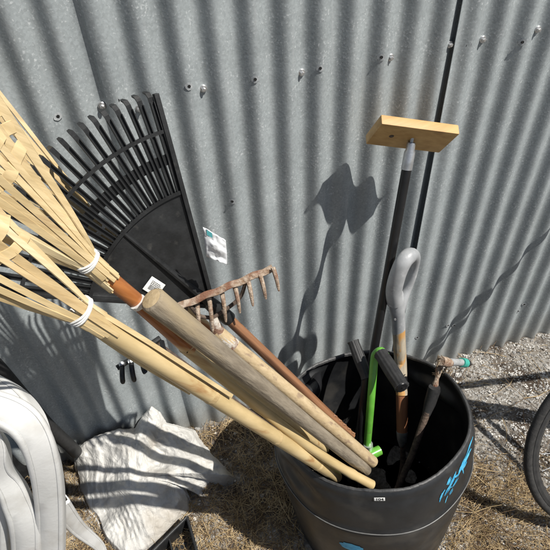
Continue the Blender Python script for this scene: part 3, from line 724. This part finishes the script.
resin([at(-50, 374, -.46), at(-12, 384, -.48), at(12, 397, -.52), at(30, 416, -.55), at(40, 440, -.58)], [0.040, 0.040, 0.036, 0.030, 0.026], (cnm + V((-.5, .3, -.2))), 'armrest', c2)
resin([at(-90, 395, -.40), at(-65, 420, -.42), at(-50, 470, -.46), at(-45, 560, -.5)], [0.040, 0.046, 0.046, 0.046], cnm, 'back_frame', c2)

# ------------------------------------------------------------------ guessed black tube filling a dark band between chairs and fence
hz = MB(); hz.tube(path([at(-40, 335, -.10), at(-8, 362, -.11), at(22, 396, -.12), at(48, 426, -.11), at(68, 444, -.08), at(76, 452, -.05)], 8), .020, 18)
hz = hz.build('dark_band_tube', M['rubber'], loc=(-.6, -.1, 0)); tag(hz, 'thick black tube, a guessed shape for the dark band along the fence behind the white chairs', 'filler')

tub = empty('added_black_tub', (-.47, -.20, 0), 'added low black tub that darkens the opening between the white chairs and the sack', 'tub')  # tub added to make the opening behind the chair arm dark
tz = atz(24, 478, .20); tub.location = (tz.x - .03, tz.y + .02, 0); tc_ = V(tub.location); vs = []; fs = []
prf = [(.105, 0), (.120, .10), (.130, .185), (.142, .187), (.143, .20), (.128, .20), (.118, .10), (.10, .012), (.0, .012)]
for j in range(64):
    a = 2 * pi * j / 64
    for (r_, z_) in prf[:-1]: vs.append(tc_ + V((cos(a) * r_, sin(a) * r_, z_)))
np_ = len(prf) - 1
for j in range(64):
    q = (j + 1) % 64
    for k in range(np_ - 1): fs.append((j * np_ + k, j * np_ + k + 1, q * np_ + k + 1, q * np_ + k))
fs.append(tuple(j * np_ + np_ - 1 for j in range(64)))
MB().add(vs, fs).build('added_tub_wall', M['blackpl'], tub)

# ------------------------------------------------------------------ crumpled white sack
random.seed(44)
CRE = []
for k in range(30):
    lam = .30 * (.86 ** k) + .012; a = random.uniform(0, pi); CRE.append((cos(a) / lam, sin(a) / lam, random.random(), lam * .115 * random.uniform(.5, 1.2), random.uniform(0, 50)))
def crumple(x, y):
    wx = x + .035 * noise.noise(V((x * 6, y * 6, 1))); wy_ = y + .035 * noise.noise(V((x * 6, y * 6, 9))); h = 0
    for (a, b, o, am, sd_) in CRE:
        t_ = (wx * a + wy_ * b + o) % 1.0; tri = abs(t_ - .5) * 2
        g_ = max(0, min(1, .5 + 1.6 * noise.noise(V((x * 7 + sd_, y * 7, sd_)))))
        h += am * g_ * (tri ** 1.4 - .45)
    return h
OUT = [(74, 470, .02), (73, 452, .05), (84, 440, .09), (100, 432, .11), (118, 427, .13), (134, 426, .15), (141, 414, .18), (151, 404, .21), (160, 411, .20), (166, 421, .15), (180, 424, .12), (194, 428, .09),
       (202, 440, .06), (211, 452, .06), (222, 463, .06), (236, 477, .04), (226, 484, .012), (214, 482, .012), (207, 488, .012), (203, 497, .012), (197, 487, .04), (190, 481, .07), (186, 488, .05), (191, 500, .02), (192, 512, .012), (180, 522, .012),
       (170, 534, .012), (158, 546, .012), (142, 556, .012), (126, 562, .012), (112, 550, .012), (103, 538, .012), (96, 520, .012), (85, 506, .012), (78, 490, .012)]
OW = []
for (a, b, z) in OUT:
    p = atz(a, b, z)
    if p.y > -.02: p = at(a, b, -.02)
    OW.append(p)
nO = len(OW); U_ = nO * 10; V_ = 150; C0 = atz(138, 480, .12)
vs = []; fs = []
for j in range(V_ + 1):
    f = j / V_
    for i in range(U_):
        k = i / 10; k0 = int(k); t_ = k - k0
        o_ = OW[k0 % nO].lerp(OW[(k0 + 1) % nO], t_)
        rag = 1 + (.015 * noise.noise(V((i * .21, 0, 2))) + .01 * noise.noise(V((i * .7, 0, 5)))) * f
        x = lerp(C0.x, o_.x, f * rag); y = lerp(C0.y, o_.y, f * rag)
        z = lerp(C0.z, o_.z, f ** 1.6) + .03 * sin(pi * f) * (.6 + .6 * noise.noise(V((x * 6, y * 6, 3)))) - .05 * max(0, f - .93) / .07 * (1 if o_.z < .03 else .25)
        c_ = crumple(x, y) * min(1, .35 + (1 - f) * 3)
        p = V((x, y, z)) + V((.15, -.45, .85)).normalized() * c_
        p.y = min(p.y, -.014); p.z = max(p.z, gz(p.x, p.y) + .001 if f > .97 else -.005); vs.append(p)
for j in range(V_):
    for i in range(U_):
        q = (i + 1) % U_; fs.append((j * U_ + i, j * U_ + q, (j + 1) * U_ + q, (j + 1) * U_ + i))
sk = MB().add(vs, fs).build('white_sack', M['tarp'], auto=180, loc=(C0.x, C0.y, 0)); tag(sk, 'crumpled off-white plastic sack lying against the fence', 'sack')

# ------------------------------------------------------------------ black tray corner by the sack
tr = empty('plastic_tray', atz(165, 548, .03), 'black plastic tray corner in front of the white sack', 'tray')
P0_ = [atz(150, 560, .0), atz(190, 514, .0), atz(205, 560, .0)]
q1, q2, q3 = atz(148, 556, .075), atz(187, 517, .075), atz(197, 552, .075)
for a, b in ((q1, q2), (q2, q3)):
    mb = MB(); mb.ribbon([a - V((0, 0, .04)), b - V((0, 0, .04))], (b - a).cross(V((0, 0, 1))), .075, .004); mb.build('tray_side', M['blackpl'], tr, bevel=.001)
    MB().tube([a, b], .005, 10).build('tray_rim', M['blackpl'], tr)
mb = MB(); q4 = q1 + q3 - q2; mb.box((q1 + q3) / 2 - V((0, 0, .07)), (q2 - q1) / 2, (q3 - q2) / 2, V((0, 0, .003))); mb.build('tray_floor', M['blackpl'], tr)
mb = MB(); k1 = q1.lerp(q2, .5); k2 = q4.lerp(q3, .5); mb.ribbon([k1 - V((0, 0, .045)), k2 - V((0, 0, .045))], (k2 - k1).cross(V((0, 0, 1))), .05, .003); mb.build('tray_divider', M['blackpl'], tr)

# ------------------------------------------------------------------ bicycle leaning on the fence, front wheel in view
PHI, TH, KX, KY, WR = 3.0, -.43, 1.161, -.757, .33
ba = -V((cos(PHI), sin(PHI), 0)); bn0 = V((-sin(PHI), cos(PHI), 0))
bv = V((0, 0, cos(TH))) + bn0 * sin(TH); bx = ba.cross(bv).normalized()      # bx: across the bike
if bx.y < 0: bx = -bx
K0 = V((KX, KY, 0)); HUB = K0 + bv * WR
bike = empty('bicycle', K0, 'bicycle leaning on the fence at the right edge, black front tyre showing', 'bicycle')
wh = empty('front_wheel', HUB - K0, None, None); wh.parent = bike
def circ(r, n, off=0): return [HUB + (ba * cos(2 * pi * j / n) + bv * sin(2 * pi * j / n)) * r + bx * off for j in range(n + 1)]
def ring(r, sec, n=120):
    mb = MB(); k = len(sec); vs = []; fs = []
    for j in range(n):
        a = 2 * pi * j / n; d = ba * cos(a) + bv * sin(a)
        for (dr, dx) in sec: vs.append(HUB + d * (r + dr) + bx * dx)
    for j in range(n):
        q = (j + 1) % n
        for i in range(k): fs.append((j * k + i, j * k + (i + 1) % k, q * k + (i + 1) % k, q * k + i))
    return mb.add(vs, fs)
ring(WR - .0125, [(.0125 * cos(a) * 1.0, .0125 * sin(a)) for a in [2 * pi * i / 16 for i in range(16)]]).build('tyre', M['tyre'], wh)
ring(WR - .032, [(.010, -.010), (.010, .010), (.0, .011), (-.012, .004), (-.012, -.004), (0, -.011)]).build('rim', mat('rim', (.05, .05, .052), (.08, .08, .08), rough=.35, metal=.5, scale=40), wh)
for j in range(28):
    a = 2 * pi * j / 28; s_ = 1 if j % 2 else -1; a2 = a + .5 * (1 if (j // 2) % 2 else -1)
    P = HUB + (ba * cos(a) + bv * sin(a)) * (WR - .052); Q = HUB + (ba * cos(a2) + bv * sin(a2)) * .02 + bx * .03 * s_
    MB().tube([P, Q], .0011, 5).build('spoke', M['steel'], wh)
MB().tube([HUB - bx * .05, HUB - bx * .033, HUB - bx * .03, HUB + bx * .03, HUB + bx * .033, HUB + bx * .05], [.008, .008, .016, .016, .008, .008], 14).build('hub', M['steel'], wh)
frm = mat('bike_paint', (.02, .022, .025), rough=.3, scale=10, coat=.5)
crown = HUB + bv * (WR + .03) + ba * .06; head = crown + (bv + ba * .30).normalized() * .16; stem = crown + (bv + ba * .30).normalized() * .23
for s_ in (-1, 1):
    MB().tube(path([HUB + bx * .05 * s_, HUB.lerp(crown, .6) + bx * .05 * s_, crown + bx * .03 * s_, crown], 4), [.010] * 12 + [.012], 12).build('fork', frm, bike)
MB().tube([crown, head], .019, 16).build('head_tube', frm, bike)
bb = K0 + ba * .63 + bv * .29; seat = K0 + ba * .80 + bv * .80; rear = K0 + ba * 1.03 + bv * WR
for a, b, r in ((head - (head - crown) * .15, seat, .015), (crown + (head - crown) * .2, bb, .018), (bb, seat, .015), (bb, rear, .010), (seat, rear, .009)):
    MB().tube([a, b], r, 14).build('frame_tube', frm, bike)
MB().tube([head, stem, stem - ba * .08 + bv * .0], .013, 12).build('stem', frm, bike)
hb = stem - ba * .08
for s_ in (-1, 1):
    pass
def barpt(k, s_): return hb + bx * s_ * (0, .10, .20, .27, .295)[k] + bv * (0, .01, .05, .14, .27)[k] + ba * (0, .0, .02, .07, .14)[k]
bar = path([barpt(k, -1) for k in (4, 3, 2, 1)] + [hb] + [barpt(k, 1) for k in (1, 2, 3, 4)], 6)
MB().tube(bar, .0115, 14).build('handlebar', frm, bike)
for s_ in (-1, 1):
    MB().tube([barpt(4, s_), barpt(4, s_) + (barpt(4, s_) - barpt(3, s_)).normalized() * .10], .0150, 14).build('grip', M['rubber'], bike)
    MB().tube(path([barpt(2, s_), barpt(2, s_) - ba * .05 - bv * .02, barpt(1, s_) - ba * .08 - bv * .10, barpt(1, s_) - ba * .07 - bv * .15], 4), [.013, .014, .014, .013, .012, .011, .010, .010, .010, .009, .008, .007, .006], 8).build('brake_lever', M['steel'], bike)
w2 = wh.copy(); COL.objects.link(w2); w2.parent = bike; w2.location = rear - K0; w2.name = 'rear_wheel'
for c in list(wh.children):
    d = c.copy(); COL.objects.link(d); d.parent = w2
MB().tube([seat, seat + bv * .12], .013, 12).build('seat_post', M['steel'], bike)
MB().ribbon([seat + bv * .13 - ba * .13, seat + bv * .135, seat + bv * .14 + ba * .12], bv, [.04, .08, .14], .03).build('saddle', M['rubber'], bike, bevel=.006)

# ------------------------------------------------------------------ gravel and dry straw
def inside_drum(x, y): return (x - .446) ** 2 + (y + .452) ** 2 < .24 ** 2
ico = []
def stone(mb, p, r):
    a = [V((1, 0, 0)), V((-1, 0, 0)), V((0, 1, 0)), V((0, -1, 0)), V((0, 0, 1)), V((0, 0, -1))]
    rot = Matrix.Rotation(random.uniform(0, 6.3), 3, V((random.random(), random.random(), random.random() + .1)).normalized())
    sc = V((random.uniform(.7, 1.4), random.uniform(.6, 1.1), random.uniform(.4, .8)))
    vs = []
    for q in a + [V((x, y, z)).normalized() * .82 for x in (-1, 1) for y in (-1, 1) for z in (-1, 1)]:
        q = q * random.uniform(.8, 1.12); q = rot @ q; vs.append(p + V((q.x * sc.x, q.y * sc.y, q.z * sc.z)) * r)
    c = {(x, y, z): 6 + i for i, (x, y, z) in enumerate([(x, y, z) for x in (-1, 1) for y in (-1, 1) for z in (-1, 1)])}
    fs = []
    for ai, ax_ in ((0, (1, 0, 0)), (1, (-1, 0, 0)), (2, (0, 1, 0)), (3, (0, -1, 0)), (4, (0, 0, 1)), (5, (0, 0, -1))):
        cs = [k for k in c if sum(k[i] * ax_[i] for i in range(3)) == 1]
        o = [i for i in range(3) if ax_[i] == 0]
        cs.sort(key=lambda k: atan2(k[o[1]], k[o[0]]))
        for i in range(4): fs.append((ai, c[cs[i]], c[cs[(i + 1) % 4]]))
    mb.add(vs, fs)
random.seed(21)
def patch(x, y, s, o): return .5 + .5 * noise.noise(V((x * s, y * s, o)))
def straw_density(x, y):
    d = max(0, min(1.3, (patch(x, y, 4, 3) - .5) * 1.3 + .5 + (patch(x, y, 14, 8) - .5) * 1.6))
    if x > .62:       # bare gravel near the fence on the right, straw closer to the camera
        d *= max(.03, min(1.1, (-(y) - .30 - .55 * (x - .8)) * 5 + .15))
    return d
sets = [('gravel', M['stoneA'] if 'stoneA' in M else None)]
M['stoneA'] = mat('stone_grey', (.27, .262, .25), (.54, .525, .495), rough=.9, scale=24, detail=2, contrast=(.4, .6), bump=.2)
M['stoneB'] = mat('stone_dark', (.09, .08, .07), (.20, .17, .14), rough=.9, scale=30, detail=2, bump=.2)
M['strawA'] = mat('straw_pale', (.30, .21, .10), (.54, .41, .23), rough=.8, scale=16, detail=2)
M['strawB'] = mat('straw_brown', (.09, .055, .03), (.22, .145, .075), rough=.85, scale=16, detail=2)
ga, gb = MB(), MB()
cnt = 0
while cnt < 21000:
    x = random.uniform(-.7, 1.75); y = random.uniform(-.85, .0)
    if inside_drum(x, y): continue
    if x < .5 and random.random() < .84: continue
    if random.random() < straw_density(x, y) * .55: continue
    cnt += 1; r = random.choice((.0022, .003, .0035, .0045)) * random.uniform(.8, 1.3)
    if random.random() < .015: r *= 2.2
    stone(ga if random.random() < .7 else gb, V((x, y, gz(x, y) + r * .25)), r)
for (a_, b_, r_) in ((262, 495, .011), (484, 402, .008), (531, 396, .012), (498, 345, .009), (520, 352, .007), (470, 405, .006), (541, 372, .008), (226, 520, .006), (262, 470, .006)):
    q_ = atz(a_, b_, .004); stone(ga, V((q_.x, q_.y, gz(q_.x, q_.y) + r_ * .4)), r_)
tag(ga.build('gravel', M['stoneA'], smooth=False), 'pale grey gravel scattered over the ground by the fence', 'gravel', kind='stuff')
tag(gb.build('dark_gravel', M['stoneB'], smooth=False), 'darker brown gravel chips mixed into the ground', 'gravel', kind='stuff')
def straw(mb, x, y, L, wd, up):
    a = random.uniform(0, 2 * pi); z = gz(x, y) + random.uniform(.001, .014) * up
    p = V((x, y, z)); pts = [p]; el = random.uniform(-.1, .35) * up
    for k in range(4):
        a += random.uniform(-.35, .35); el += random.uniform(-.35, .2)
        p = p + V((cos(a) * cos(el), sin(a) * cos(el), sin(el))) * L / 4
        p.z = max(p.z, gz(p.x, p.y) + .001); pts.append(V(p))
    if inside_drum(pts[-1].x, pts[-1].y): return
    vs = []; 
    for i, q in enumerate(pts):
        t = (pts[min(i + 1, 4)] - pts[max(i - 1, 0)]).normalized(); s = t.cross(V((0, 0, 1))); s = s.normalized() if s.length > .01 else V((1, 0, 0)); n_ = s.cross(t)
        w_ = wd * (1 - .15 * i)
        vs += [q + s * w_, q + n_ * w_, q - s * w_]
    fs = []
    for i in range(4):
        for j in range(3):
            k = (j + 1) % 3; fs.append((i * 3 + j, i * 3 + k, (i + 1) * 3 + k, (i + 1) * 3 + j))
    mb.add(vs, fs)
sa, sb = MB(), MB(); cnt = 0
while cnt < 21000:
    x = random.uniform(-.75, 1.6); y = random.uniform(-.9, -.01)
    if inside_drum(x, y): continue
    if random.random() > straw_density(x, y): continue
    cnt += 1
    straw(sa if random.random() < .62 else sb, x, y, random.uniform(.02, .075), random.uniform(.0005, .0011), 1.0)
for k in range(160):
    x = random.uniform(-.1, 1.5); y = random.uniform(-.7, -.03)
    if inside_drum(x, y): continue
    straw(sa if k % 2 else sb, x, y, random.uniform(.12, .28), random.uniform(.0008, .0016), 1.6)
tag(sa.build('dry_straw', M['strawA']), 'pale dry straw and grass litter around the drum', 'dry grass', kind='stuff')
tag(sb.build('brown_litter', M['strawB']), 'brown dead grass litter among the pale straw', 'dry grass', kind='stuff')
